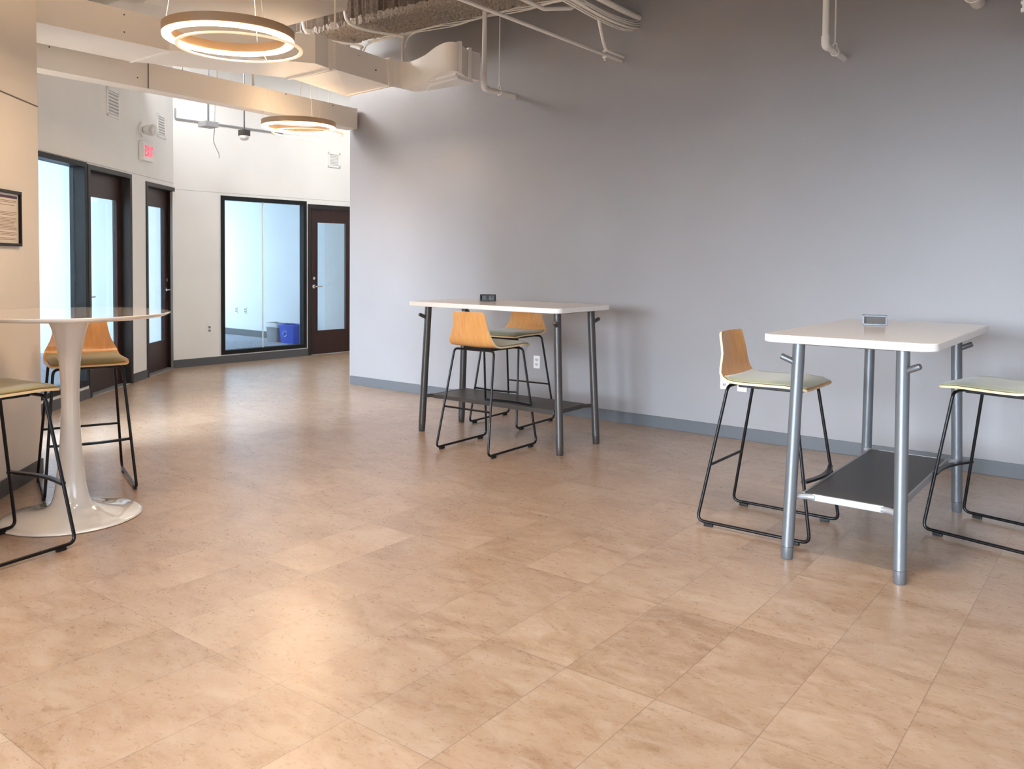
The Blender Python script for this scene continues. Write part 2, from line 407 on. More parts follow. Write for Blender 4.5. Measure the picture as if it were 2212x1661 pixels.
# ------------------------------------------------------------------ glazing and doors of the offices
def window(n, M4, s0, s1, z0, z1, yb, joint=None):
    r = bpy.data.objects.new('window_%d' % n, None); C.objects.link(r); r['kind'] = 'structure'
    t = .05; b = MB()
    for a in ((s0, s1, z0, z0+t), (s0, s1, z1-t, z1), (s0, s0+t, z0+t, z1-t), (s1-t, s1, z0+t, z1-t)):
        b.box(-a[1], -a[0], -yb-.05, .012, a[2], a[3], .003, mt=M4)
    b.build('window_frame', 'black_frame', r)
    b = MB(); b.box(-s1+t, -s0-t, -yb-.012, -yb, z0+t, z1-t, mt=M4); b.build('glass_pane', 'glass', r)
    if joint:
        b = MB(); b.box(-joint-.006, -joint+.006, -yb-.014, -yb+.003, z0+t, z1-t, mt=M4); o = b.build('glass_joint', 'white_plastic', r)
    return r
def door(n, M4, s0, s1, zt, rec, handle_right, lite=(.33, 1.95)):
    r = bpy.data.objects.new('door_%d' % n, None); C.objects.link(r); r['kind'] = 'structure'
    t = .05; b = MB()
    b.box(-s1, -s0, -.155, .012, zt-t, zt, .003, mt=M4)
    for a in ((s0, s0+t), (s1-t, s1)): b.box(-a[1], -a[0], -.155, .012, 0, zt-t, .003, mt=M4)
    b.build('door_frame', 'door_frame', r)
    l0, l1 = s0+t+.003, s1-t-.003; y0, y1 = -rec-.045, -rec; sw = .115
    b = MB()
    b.box(-l1, -l0, y0, y1, lite[1], zt-t-.004, mt=M4); b.box(-l1, -l0, y0, y1, .012, lite[0], mt=M4)
    b.box(-l0-sw, -l0, y0, y1, lite[0], lite[1], mt=M4); b.box(-l1, -l1+sw, y0, y1, lite[0], lite[1], mt=M4)
    leaf = b.build('door_leaf', 'door_wood', r)
    b = MB(); b.box(-l1+sw, -l0-sw, y0+.017, y0+.027, lite[0], lite[1], mt=M4); b.build('door_glass', 'glass', r)
    b = MB()
    for a in ((-l1+sw, -l0-sw, lite[0], lite[0]+.012), (-l1+sw, -l0-sw, lite[1]-.012, lite[1]), (-l0-sw-.012, -l0-sw, lite[0], lite[1]), (-l1+sw, -l1+sw+.012, lite[0], lite[1])):
        b.box(a[0], a[1], y0+.03, y1+.006, a[2], a[3], mt=M4)
    b.build('glazing_bead', 'door_wood', r)
    hs = (l1-.06) if handle_right else (l0+.06); dr = -1 if handle_right else 1
    b = MB(); b.tube([M4 @ Vector((-hs, y1, 1.0)), M4 @ Vector((-hs, y1+.008, 1.0))], .027, 20)
    b.tube([M4 @ Vector((-hs, y1+.006, 1.0)), M4 @ Vector((-hs, y1+.05, 1.0)), M4 @ Vector((-hs-dr*.12, y1+.05, 1.0))], .009, 10, fil=.015)
    b.tube([M4 @ Vector((-hs, y1, 1.12)), M4 @ Vector((-hs, y1+.014, 1.12))], .021, 20)
    b.build('door_handle', 'chrome', r, smooth=True)
    b = MB(); b.box(-s1+t, -s0-t, -.15, .0, 0, .008, mt=M4); b.build('threshold', 'silver', r)
    return r
window(1, CM, .66, 2.0, .12, 2.225, .03, joint=1.31)
door(1, CM, 2.03, 2.90, 2.19, .02, False, (.34, 1.945))
door(2, DM, .39, SD+.03, 2.285, .09, True, (.36, 2.03))
door(3, DM, -1.05, -.01, 2.32, .09, False, (.36, 2.03))
window(2, DM, -2.1, -1.07, .13, 2.33, .09, joint=-1.80)

# ------------------------------------------------------------------ bar stool
def make_stool(fab, label, group):
    t = thing('bar_stool', label, 'stool', group=group)
    # one side of the sled: cross tube half, rear leg, runner, front leg, cross tube half
    for s in (1, -1):
        p = [(-.165, 0, .752), (-.165, s*.185, .752), (-.300, s*.243, .022), (.300, s*.243, .022), (.190, s*.185, .748), (.190, 0, .748)]
        MB().tube(p, .0085, 12, fil=.035).build('sled_frame', 'black', t, smooth=True)
        for gx in (-.235, .225):
            MB().box(gx-.024, gx+.024, s*.243-.009, s*.243+.009, 0, .016, .003).build('glide', 'plastic_black', t)
    def leg_pt(front, s, z):
        k = (z-.022)/(.75-.022)
        return (.300+(.190-.300)*k, s*(.243-.058*k), z) if front else (-.300+.135*k, s*(.243-.058*k), z)
    MB().tube([leg_pt(False, 1, .325), leg_pt(False, -1, .325)], .0075, 10).build('rear_crossbar', 'black', t, smooth=True)
    a, c = Vector(leg_pt(True, 1, .315)), Vector(leg_pt(True, -1, .315)); pts = []
    for i in range(13):
        u = i/12; p = a.lerp(c, u); p.x += .035*math.sin(pi*u); pts.append(p)
    b = MB()
    for i in range(12):
        p, q = pts[i], pts[i+1]
        if i == 0: R0 = [b.bm.verts.new(p+Vector(v)) for v in ((-.013, 0, .006), (.013, 0, .006), (.013, 0, -.006), (-.013, 0, -.006))]; b.bm.faces.new(R0)
        R1 = [b.bm.verts.new(q+Vector(v)) for v in ((-.013, 0, .006), (.013, 0, .006), (.013, 0, -.006), (-.013, 0, -.006))]
        for k in range(4): b.bm.faces.new((R0[k], R1[k], R1[(k+1) % 4], R0[(k+1) % 4]))
        R0 = R1
    b.bm.faces.new(list(reversed(R0))); b.build('footrest', 'black', t, smooth=30)
    MB().box(-.13, .155, -.13, .13, .745, .768, .004).build('mounting_plate', 'plastic_black', t)
    # moulded plywood shell: profile in x,z with half width
    prof = [(.258, .766, .196), (.249, .771, .208), (.225, .774, .216), (.15, .775, .222), (.05, .773, .222), (-.06, .771, .220), (-.12, .772, .217), (-.160, .778, .214), (-.186, .793, .210), (-.203, .815, .204),
            (-.213, .845, .190), (-.221, .880, .174), (-.229, .920, .162), (-.237, .965, .154), (-.245, 1.00, .150), (-.249, 1.022, .146), (-.251, 1.034, .134)]
    th = .012; NW = 12; rows = []
    for i, (x, z, w) in enumerate(prof):
        p0 = prof[max(0, i-1)]; p1 = prof[min(len(prof)-1, i+1)]
        tx, tz = p1[0]-p0[0], p1[1]-p0[1]; l = math.hypot(tx, tz); nx, nz = tz/l, -tx/l     # normal towards sitter
        up = max(0, min(1, (z-.80)/.12))
        row = []
        for k in range(NW+1):
            v = -1+2*k/NW
            cx = .020*up*(v*v)            # backrest wraps forward at its sides
            cz = .006*(1-up)*(v*v)*(1 if i > 2 else .3)
            row.append((Vector((x+cx, v*w, z+cz)), Vector((nx, 0, nz))))
        rows.append(row)
    b = MB(); top = [[b.bm.verts.new(p+n*th/2) for p, n in r] for r in rows]; bot = [[b.bm.verts.new(p-n*th/2) for p, n in r] for r in rows]
    NR = len(rows)
    for i in range(NR-1):
        for k in range(NW):
            b.bm.faces.new((top[i][k], top[i+1][k], top[i+1][k+1], top[i][k+1])); b.bm.faces.new((bot[i][k], bot[i][k+1], bot[i+1][k+1], bot[i+1][k]))
    edge = []
    for i in range(NR-1):
        edge.append(b.bm.faces.new((top[i][0], bot[i][0], bot[i+1][0], top[i+1][0]))); edge.append(b.bm.faces.new((top[i][NW], top[i+1][NW], bot[i+1][NW], bot[i][NW])))
    for k in range(NW):
        edge.append(b.bm.faces.new((top[0][k], top[0][k+1], bot[0][k+1], bot[0][k]))); edge.append(b.bm.faces.new((top[-1][k], bot[-1][k], bot[-1][k+1], top[-1][k+1])))
    for f in edge: f.material_index = 1
    b.build('plywood_shell', 'ply', t, smooth=50, mats=['ply', 'ply_edge'])
    # upholstered pad lying in the seat
    seat = [r for r in rows[1:9]]; b = MB(); ins = .93; n = len(seat); T = []; B = []
    for i, r in enumerate(seat):
        T.append([]); B.append([])
        for k in range(NW+1):
            p, nn = r[k]; q = Vector((p.x, p.y*ins, p.z))
            e = min(1, min(i, n-1-i)/1.2, min(k, NW-k)/1.0)
            base = q + nn*(th/2+.0008)
            B[-1].append(b.bm.verts.new(base)); T[-1].append(b.bm.verts.new(base + nn*(.006+.014*math.sqrt(max(0, e)))))
    for i in range(n-1):
        for k in range(NW):
            b.bm.faces.new((T[i][k], T[i+1][k], T[i+1][k+1], T[i][k+1])); b.bm.faces.new((B[i][k], B[i][k+1], B[i+1][k+1], B[i+1][k]))
        b.bm.faces.new((T[i][0], B[i][0], B[i+1][0], T[i+1][0])); b.bm.faces.new((T[i][NW], T[i+1][NW], B[i+1][NW], B[i][NW]))
    for k in range(NW):
        b.bm.faces.new((T[0][k], T[0][k+1], B[0][k+1], B[0][k])); b.bm.faces.new((T[-1][k], B[-1][k], B[-1][k+1], T[-1][k+1]))
    b.build('seat_pad', fab, t, smooth=70)
    return t
R = math.radians
GT = 'bar stools around the high tables'
st = make_stool('olive', 'olive-seated bar stool behind the white pedestal table, plywood back towards the office doors', GT)
st.location = (-5.19, 2.50, 0); st.rotation_euler = (0, 0, R(-20))
dup(st, (-4.32, 1.60, 0), R(99), 'olive-seated bar stool in front of the white pedestal table, cut off at left', GT)
sg = make_stool('sage', 'bar stool on the near side of the long table, orange plywood back to us', GT)
sg.location = (-3.94, 4.88, 0); sg.rotation_euler = (0, 0, R(91))
dup(sg, (-4.40, 5.80, 0), R(-87), 'bar stool on the wall side of the long table, back half under the tabletop', GT)
dup(sg, (-1.612, 4.415, 0), R(0), 'bar stool seen side-on at the left of the right-hand silver-legged table', GT)
dup(sg, (-.575, 4.965, 0), R(166.5), 'pale green seated bar stool cut off by the photo right edge', GT)

# ------------------------------------------------------------------ high tables
def make_table(metal, label, cat='table', hxy=(.74, .38)):
    t = thing('high_table', label, cat, group='rectangular high tables')
    hx, hy = hxy; b = MB(); ol = rrect(hx, hy, .07, 8)
    n = len(ol); prof = [(1.034, -.004), (1.031+.006, 0), (1.068-.002, 0), (1.070, -.003)]
    rings = []
    for z, o in prof:
        sc = ((hx+o)/hx, (hy+o)/hy); rings.append([b.bm.verts.new((x*sc[0], y*sc[1], z)) for x, y in ol])
    bot = b.bm.faces.new(list(reversed(rings[0])))
    for i in range(3):
        for k in range(n):
            f = b.bm.faces.new((rings[i][k], rings[i][(k+1) % n], rings[i+1][(k+1) % n], rings[i+1][k])); f.material_index = 1
    b.bm.faces.new(rings[-1])
    b.build('tabletop', 'laminate', t, mats=['laminate', 'laminate_edge'])
    L, Sx = .685, .25
    for sx in (-1, 1):
        for sy in (-1, 1):
            def lp(z):
                k = z/1.03; return Vector((sx*(L-.05*k), sy*(Sx-.02*k), z))
            leg = MB().tube([lp(.06), lp(1.033)], .0285, 24).build('leg', metal, t, smooth=True)
            MB().tube([lp(0.0), lp(.006), lp(.058)], [.024, .0265, .0282], 24).build('foot_cap', metal, leg, smooth=True)
            p = lp(.93)
            dd = Vector((sx*.28, sy*.92, .42)).normalized()
            MB().tube([p+dd*.02, p+dd*.080, p+dd*.086], [.0145, .0145, .012], 16).build('bag_hook', metal, leg, smooth=True)
    # lower shelf with a rim whose ends reach out to the legs
    z = .30
    MB().prism(rrect(.60, .20, .02, 3), z-.004, z+.008).build('shelf', 'shelf', t)
    b = MB()
    for s in (-1, 1):
        b.box(-.60, .60, s*.205-.006, s*.205+.006, z-.022, z+.010, .002)
        b.box(s*.605-.008, s*.605+.008, -.16, .16, z-.022, z+.010, .003)
    b.build('shelf_rim', metal if metal == 'steel_dark' else 'silver', t)
    for sx in (-1, 1):
        for sy in (-1, 1):
            k = z/1.03; lx, ly = sx*(L-.05*k-.02), sy*(Sx-.02*k)
            b = MB(); b.tube([(sx*.605, sy*.15, z-.006), (sx*.61, sy*.185, z-.006), (lx, ly, z-.006)], .015, 10)
            b.build('shelf_bracket', metal if metal == 'steel_dark' else 'silver', t, smooth=True)
    for sx in (-1, 1):
        b = MB(); b.box(sx*.60-.09, sx*.60+.05, -.20, .20, 1.022, 1.034, .004); b.build('under_bracket', metal, t)
    return t
t1 = make_table('steel_dark', 'high table with dark bronze-grey legs by the grey wall, long side to us')
t1.location = (-4.065, 5.275, -.012*0)
t2 = make_table('steel', 'high table on the right with thick silver-grey legs, end towards us')
t2.location = (-1.10, 4.64, 0); t2.rotation_euler = (0, 0, R(-90))
# ------------------------------------------------------------------ pedestal table
pt = thing('pedestal_table', 'round white glossy pedestal table with flared stem at left', 'table', (-4.63, 2.15, 0))
prof = [(0, .0), (.345, .0), (.352, .004), (.350, .009), (.33, .014), (.26, .024), (.18, .037), (.125, .055), (.100, .080), (.086, .12), (.074, .19), (.060, .32), (.050, .46), (.045, .60), (.046, .72), (.053, .84), (.066, .94), (.086, 1.02), (.104, 1.065), (.11, 1.08), (0, 1.08)]
MB().lathe(prof, 72).build('pedestal', 'white_gloss', pt, smooth=60)
MB().lathe([(0, 1.080), (.44, 1.080), (.475, 1.086), (.502, 1.098), (.505, 1.104), (.502, 1.108), (0, 1.108)], 96).build('tabletop', 'white_gloss', pt, smooth=40)

# ------------------------------------------------------------------ small boxes on the tables
def open_box(label, loc, rz, m, inner, divider):
    t = thing('desk_organizer', label, 'organizer', loc, rz, 'small open boxes on the high tables')
    w, d, h, e = .058, .026, .055, .009
    b = MB()
    for z in (e/2, h-e/2):
        for y in (-d, d): b.box(-w, w, y-e/2, y+e/2, z-e/2, z+e/2, .001)
        for x in (-w, w): b.box(x-e/2, x+e/2, -d, d, z-e/2, z+e/2, .001)
    for x in (-w, w):
        for y in (-d, d): b.box(x-e/2, x+e/2, y-e/2, y+e/2, 0, h, .001)
    b.build('box_frame', m, t)
    b = MB(); b.box(-w, w, -d+.018, -d+.022, e/2, h-e/2); b.box(-w, w, -d, d, 0, .003); b.box(-w, -w+.002, -d, d, e, h-e); b.box(w-.002, w, -d, d, e, h-e)
    b.build('box_panel', inner, t)
    if divider:
        b = MB(); b.box(-.012, .006, -d+.002, -d+.005, e, h-e); b.build('divider', m, t)
        b = MB(); b.prism([(.010, e), (w-.003, e), (w-.003, h-e), (.052, h-e), (.037, h-.026), (.022, h-e), (.010, h-e)], 0, .003, mt=Matrix.Translation((0, -d+.004, 0)) @ Matrix.Rotation(pi/2, 4, 'X')); b.build('notched_front', 'shelf', t)
    return t
M['inner_brown'] = mat('brown_grey_inner_panel', (.11, .09, .08), .5)
open_box('small black two-part box on the long table by the grey wall', (-4.38, 5.42, 1.0705), R(30), 'plastic_black', 'shelf', True)
open_box('small silver-framed open box on the right-hand table', (-1.215, 4.90, 1.0705), R(17), 'steel', 'inner_brown', False)

# ------------------------------------------------------------------ wall plates
def outlet(label, mat4, group='wall outlets', red=False, name='wall_outlet', side=False):
    t = thing(name, label, 'outlet', group=group); t.matrix_world = mat4
    MB().box(-.037, .037, 0, .006, -.060, .060, .003).build('cover_plate', 'white_plastic', t)
    for z in (-.022, .022):
        b = MB(); b.prism(rrect(.017, .015, .006, 3), 0, .003, mt=Matrix.Translation((0, .0062, z)) @ Matrix.Rotation(-pi/2, 4, 'X')); f = b.build('socket', 'bin_grey' if side else 'white_plastic', t)
        b = MB(); b.box(-.009, -.004, .009, .0105, z-.007, z+.009); b.box(.004, .009, .009, .0105, z-.007, z+.009); b.box(-.003, .003, .009, .0105, z-.012, z-.008)
        b.build('socket_slots', 'dark_hole', f).location = (0, 0, 0)
    return t
def WM(x, z): return Matrix.Translation((x, 6.40, z)) @ Matrix.Rotation(pi, 4, 'Z')
outlet('white outlet on the grey wall seen under the long table', WM(-4.573, .457))
outlet('white outlet on the grey wall just behind the plywood back of the side-on stool', WM(-2.715, .448))
tag(MB().box(-2.60, -2.52, 6.372, 6.40, .385, .450, .004).build('cable_box', 'white_plastic'), 'small white cable box on the grey wall under the side-on stool seat', 'cable box')
outlet('white outlet low on the white end wall, left of the big office window', CM @ Matrix.Translation((-.49, 0, .474)), side=True)
OM = lambda x, z: Matrix.Translation((x, 9.108+.012, z)) @ Matrix.Rotation(pi, 4, 'Z')
outlet('left one of two outlets on the bluish wall inside the glazed office', OM(-13.25, .46), side=True)
outlet('right one of two outlets on the bluish wall inside the glazed office', OM(-12.98, .46), side=True)

# ------------------------------------------------------------------ things inside the office
def bin_(name, label, cx, cy, hx, hy, h, m, flap=False):
    t = thing(name, label, 'bin', (cx, cy, .006)); b = MB()
    o0 = rrect(hx*.84, hy*.84, .02, 3); o1 = rrect(hx, hy, .025, 3); o2 = rrect(hx-.006, hy-.006, .022, 3); n = len(o0)
    o3 = rrect(hx*.84-.006, hy*.84-.006, .02, 3)
    rr = [[b.bm.verts.new((x, y, z)) for x, y in o] for o, z in ((o0, 0), (o1, h), (o2, h), (o3, .006))]
    b.bm.faces.new(list(reversed(rr[0]))); b.bm.faces.new(rr[3])
    for i in range(3):
        for k in range(n): b.bm.faces.new((rr[i][k], rr[i][(k+1) % n], rr[i+1][(k+1) % n], rr[i+1][k]))
    b.build('bin_body', m, t, smooth=40)
    b = MB(); b.tube([(x, y, h-.008) for x, y in rrect(hx+.004, hy+.004, .028, 3)], .006, 8, closed=True); b.build('bin_rim', m, t, smooth=True)
    return t
g = bin_('waste_bin', 'grey waste bin with white liner behind the office window', -11.70, 8.84, .155, .12, .31, 'bin_grey')
b = MB(); ol = rrect(.166, .131, .03, 3); n = len(ol); rs = []
for z, e in ((.245, -.004), (.262, .002), (.322, .0), (.322, -.02), (.25, -.03)):
    rs.append([b.bm.verts.new((x*(1+e*4), y*(1+e*4), z+.008*math.sin(i*2.3)*(1 if z < .25 else .2))) for i, (x, y) in enumerate(ol)])
for i in range(4):
    for k in range(n): b.bm.faces.new((rs[i][k], rs[i][(k+1) % n], rs[i+1][(k+1) % n], rs[i+1][k]))
b.build('bin_liner', 'bag', g, smooth=50)
g = bin_('recycling_bin', 'blue recycling bin standing right of the grey bin in the office', -11.31, 8.86, .20, .14, .31, 'bin_blue')
b = MB()
for k in range(3):
    a0 = 2*pi*k/3+.2; pts = []
    for j in range(7):
        a = a0 + j/6*1.45; pts.append((.045*math.cos(a)-.03, -.137, .16+.045*math.sin(a)))
    b.tube(pts, .008, 6)
b.build('recycling_symbol', 'recycle', g)
pd = thing('office_door', 'pale wood door seen through the glass of the mahogany door', 'door', (-10.30, 9.06, .01))
MB().box(-.45, .45, 0, .04, 0, 2.05, .003).build('door_leaf', 'pale_wood', pd)
MB().tube([(-.38, -.045, 1.0), (-.27, -.045, 1.0)], .009, 10).build('door_handle', 'chrome', pd, smooth=True)

# ------------------------------------------------------------------ ducts and beams overhead
ZB, ZT = 2.996, 3.226
front = [(-6.080, 1.458), (-6.080, 2.643), (-6.066, 3.573), (-5.478, 4.519), (-5.524, 4.709), (-5.510, 4.762)]
S1 = [(-5.606, 5.442), (-5.585, 5.483), (-5.556, 5.604), (-5.453, 5.624), (-5.207, 5.529), (-4.938, 5.375), (-4.757, 5.310), (-4.691, 5.356), (-4.704, 5.431), (-4.772, 5.588), (-4.772, 5.834)]
back1 = [(-6.654, 1.458), (-6.668, 3.605), (-6.101, 4.764)]
dt = thing('air_duct', 'large cream rectangular air duct above the first ring lamp, ending in an S-shaped bend', 'duct')
MB().prism([front[0], front[1], front[2], back1[1], back1[0]], ZB, ZT).build('duct_section', 'duct', dt)
MB().prism([front[2], front[3], front[4], front[5], back1[2], back1[1]], ZB, ZT).build('duct_section', 'duct', dt)
# end box with a creased bottom plate
fx = [(-5.510, 4.762), (-5.606, 5.442), (-5.585, 5.483), (-5.560, 5.560), (-6.280, 5.560), (-6.101, 4.804)]
MB().prism(fx, ZB+.01, ZT).build('duct_section', 'duct', dt)
b = MB(); q = [(-5.510, 4.772), (-5.606, 5.496), (-6.308, 5.578), (-6.107, 4.795)]; cx, cy = -5.852, 5.159
vb = [b.bm.verts.new((x, y, ZB-.002)) for x, y in q]; vc = b.bm.verts.new((cx, cy, ZB-.03)); vt = [b.bm.verts.new((x, y, ZB+.012)) for x, y in q]
for k in range(4):
    b.bm.faces.new((vb[k], vb[(k+1) % 4], vc)); b.bm.faces.new((vb[k], vt[k], vt[(k+1) % 4], vb[(k+1) % 4]))
b.bm.faces.new(vt); b.build('bottom_plate', 'duct', dt)
# S-bend
def cat_rom(p, n=5):
    out = []
    for i in range(len(p)-1):
        a = Vector(p[max(0, i-1)]); b_ = Vector(p[i]); c = Vector(p[i+1]); d = Vector(p[min(len(p)-1, i+2)])
        for j in range(n):
            t = j/n; out.append(tuple(.5*((2*b_)+(c-a)*t+(2*a-5*b_+4*c-d)*t*t+(3*b_-a-3*c+d)*t**3)))
    out.append(tuple(p[-1])); return out
mid = cat_rom(S1[1:10], 5)
MB().prism(mid + [(-4.765, 5.76), (-5.123, 5.80), (-5.585, 5.80)], ZB-.01, ZT).build('curved_section', 'duct', dt, smooth=50)
# raised joints where sections meet
def joint(p, q, z0=ZB-.015, z1=ZT+.015, t=.014):
    d = (Vector((*q, 0))-Vector((*p, 0))).normalized(); m = frame_m(p, (d.x, d.y)); L = (Vector(q)-Vector(p)).length
    MB().box(-.012, L+.012, -t, t, z0, z1, .002, mt=m).build('joint_flange', 'duct', dt)
joint(front[4], (-6.107, 4.740)); joint((-6.071, 3.591), (-6.663, 3.610), ZB-.006, ZT+.01, .008)
joint((-5.586, 5.469), (-6.244, 5.551)); joint((-4.694, 5.405), (-5.104, 5.515)); joint((-4.765, 5.615), (-5.104, 5.742))
# two drop registers under the end
for zz, pl in ((.040, [(-4.775, 5.475), (-4.79, 5.69), (-5.36, 5.72), (-5.215, 5.60)]), (.028, [(-4.735, 5.40), (-4.76, 5.445), (-5.09, 5.53), (-5.00, 5.455)])):
    rg = MB(); rg.prism(pl, ZB-zz, ZB-.008); rg.build('outlet_register', 'white_plastic', dt)
for x, y, z in ((-6.078, 3.236, 3.187), (-6.078, 3.236, 3.060), (-5.560, 5.059, 3.178), (-5.583, 5.287, 3.096)):
    MB().sph((x+.004, y, z), .007, seg=8).build('screw', 'screw', dt)

bt = thing('ceiling_beam', 'long tan box beam hung below the duct, ending at the corner of the grey wall', 'beam')
bp = [(-6.62, 2.28), (-6.755, 2.94), (-6.86, 4.6), (-6.99, 6.35), (-7.16, 6.35), (-7.02, 4.6), (-6.95, 2.94), (-6.85, 2.28)]
MB().prism(bp, 2.832, 3.052).build('beam_body', 'panel', bt)
MB().box(-6.797, -6.787, 3.822, 3.828, 2.83, 3.054).build('panel_joint', 'seam', bt)
for x, y in ((-6.92, 4.22), (-6.94, 4.58), (-6.98, 5.0), (-7.02, 5.6), (-7.04, 5.75), (-7.05, 6.0)):
    w = .022 if y == 5.0 else .008
    MB().tube([(x, y, 3.05), (x, y, CZ)], w/2, 8).build('hanger_rod', 'pipe', bt)
for x, y, z in ((-6.737, 3.0, 3.0), (-6.775, 3.72, 2.9), (-6.87, 5.3, 3.03), (-6.93, 5.95, 3.02)):
    MB().sph((x+.003, y, z), .006, seg=8).build('screw', 'screw', bt)

tag(MB().prism([(-5.62, 1.2), (-5.62, 4.985), (-11.5, 5.03), (-11.5, 1.2)][:4], 3.56, 3.72).build('ceiling_panel', 'panel'), 'wide flat cream panel hung under the ceiling above the ducts', 'panel')
bs = thing('ceiling_strut', 'tan strut crossing under the cream ceiling panel above the first ring lamp', 'strut')
MB().box(-9.5, -4.2, 3.52, 3.66, 3.47, 3.555, .004).build('strut_body', 'panel', bs)
for x in (-5.4, -5.9, -6.4): MB().tube([(x, 3.50, 3.52), (x, 3.51, 3.52)], .012, 8).build('bolt', 'screw', bs)
# sprayed steel beam
fb = thing('steel_beam', 'steel beam coated in shaggy beige fireproofing along the grey wall', 'beam')
def rough_box(x0, x1, y0, y1, z0, z1, nx, ny, nz, amp):
    b = MB(); b.box(x0, x1, y0, y1, z0, z1)
    bmesh.ops.subdivide_edges(b.bm, edges=[e for e in b.bm.edges if abs((e.verts[0].co-e.verts[1].co).x) > .1], cuts=nx, use_grid_fill=True)
    bmesh.ops.subdivide_edges(b.bm, edges=[e for e in b.bm.edges if abs((e.verts[0].co-e.verts[1].co).y) > .1], cuts=ny, use_grid_fill=True)
    for v in b.bm.verts: v.co += Vector((0, random.uniform(-amp, amp), random.uniform(-amp, amp)))
    return b
rough_box(-7.1, 3.5, 5.56, 6.02, 3.655, 3.715, 520, 18, 0, .016).build('lower_flange', 'fireproof', fb)
rough_box(-7.1, 3.5, 5.60, 5.78, 3.71, 4.25, 300, 2, 4, .014).build('web', 'fireproof_shaded', fb)

# cream plate at the end of the panel and a red strut
tag(MB().box(-5.60, -5.30, 4.66, 4.72, 3.60, 3.70, .003).build('unistrut_channel', 'pipe'), 'white channel bracket at the right corner of the cream ceiling panel', 'bracket')
tag(MB().box(-5.59, -5.53, 3.6, 4.7, 3.60, 3.64).build('sprinkler_strut', 'red_pipe'), 'red painted strut beside the cream ceiling panel', 'strut')

# ------------------------------------------------------------------ pipes and cables
def pipe_drop(label, xw, zw, ye, xt, r=.021):
    t = thing('drain_pipe', label, 'pipe', group='white pipes dropping to the grey wall')
    MB().tube([(xw, ye+.03, zw), (xw, 6.41, zw)], r, 20).build('pipe', 'pipe', t, smooth=True)
    MB().tube([(xw, ye, zw+.04), (xw, ye, CZ)], r, 20).build('pipe', 'pipe', t, smooth=True)
    b = MB(); b.tube([(xw, ye+.055, zw), (xw, ye, zw), (xw, ye, zw+.065)], r*1.28, 20, fil=.045); b.build('elbow', 'pipe', t, smooth=True)
    y2 = ye + .22
    MB().tube([(xw, y2, zw+.06), (xw, y2, CZ)], .0055, 8).build('hanger_rod', 'pipe', t, smooth=True)
    b = MB()
    pts = [(xw+(r+.005)*math.sin(a), y2, zw+(r+.005)*math.cos(a)) for a in [2*pi*i/20 for i in range(20)]]
    b.tube(pts, .0045, 6, closed=True); b.tube([(xw-.014, y2, zw+r), (xw-.012, y2, zw+.058), (xw+.012, y2, zw+.058), (xw+.014, y2, zw+r)], .004, 6)
    b.build('pipe_clamp', 'pipe', t, smooth=True)
pipe_drop('white pipe with elbow dropping to the grey wall beside the end of the duct', -4.862, 2.96, 5.94, 0, .022)
pipe_drop('white pipe with elbow dropping to the grey wall at top right of the middle', -1.842, 2.905, 5.95, 0, .022)
def conduit(label, pts, r, name='conduit', fil=.12, clamp=None):
    t = thing(name, label, 'conduit', group='white conduits running into the grey wall')
    MB().tube(pts, r, 14, fil=fil).build('tube', 'pipe', t, smooth=True)
    if clamp:
        x, y, z = clamp
        b = MB(); b.box(x-.006, x+.006, y-.012, y+.012, z-.055, z+.075, .002); b.box(x-.022, x+.022, y-.010, y+.010, z-.03, z-.018, .002); b.box(x-.022, x+.022, y-.01, y+.01, z+.02, z+.032, .002)
        b.sph((x, y, z+.085), .012, seg=8); b.build('strut_clamp', 'pipe', t)
    return t
conduit('straight white conduit slanting down to the grey wall under the cable bundle', [(-3.705, 3.0, 3.135), (-3.705, 6.41, 3.135)], .0135, clamp=(-3.705, 6.12, 3.14))
conduit('white conduit bending from the cable bundle down to the grey wall', [(-3.684, 6.41, 3.168), (-3.684, 6.08, 3.168), (-3.73, 6.02, 3.48), (-3.73, 5.6, 3.50)], .0135, fil=.08)
conduit('white conduit curving under the cable bundle at the top', [(-4.05, 4.7, 3.50), (-3.98, 5.62, 3.44), (-3.90, 5.9, 3.50), (-3.86, 6.0, 3.60)], .017, fil=.12)
conduit('thick white pipe ending in the grey wall above the cable bundle', [(-3.545, 6.41, 3.478), (-3.58, 6.1, 3.50), (-3.72, 5.2, 3.60)], .026, fil=.3)
cb = thing('cable_bundle', 'thick bundle of white data cables entering the grey wall', 'cables')
for i in range(26):
    a = random.uniform(0, 2*pi); rr = .05*math.sqrt(random.random()); dx, dz = rr*math.cos(a)*1.1, rr*math.sin(a)*.8
    pts = [(-3.575+dx, 6.41, 3.415+dz), (-3.60+dx*1.1, 6.25, 3.395+dz*1.1), (-3.68+dx, 6.0, 3.43+dz), (-3.86+dx*1.1, 5.6, 3.56+dz), (-4.0+dx, 5.2, 3.60+dz), (-4.2+dx, 4.6, 3.62+dz)]
    MB().tube(cat_rom(pts, 4), .0055, 6).build('cable', 'pipe', cb, smooth=True)
b = MB(); b.tube([(-3.86+.066*math.sin(a), 5.6, 3.57+.052*math.cos(a)) for a in [2*pi*i/20 for i in range(20)]], .004, 6, closed=True); b.build('cable_tie', 'plastic_black', cb)
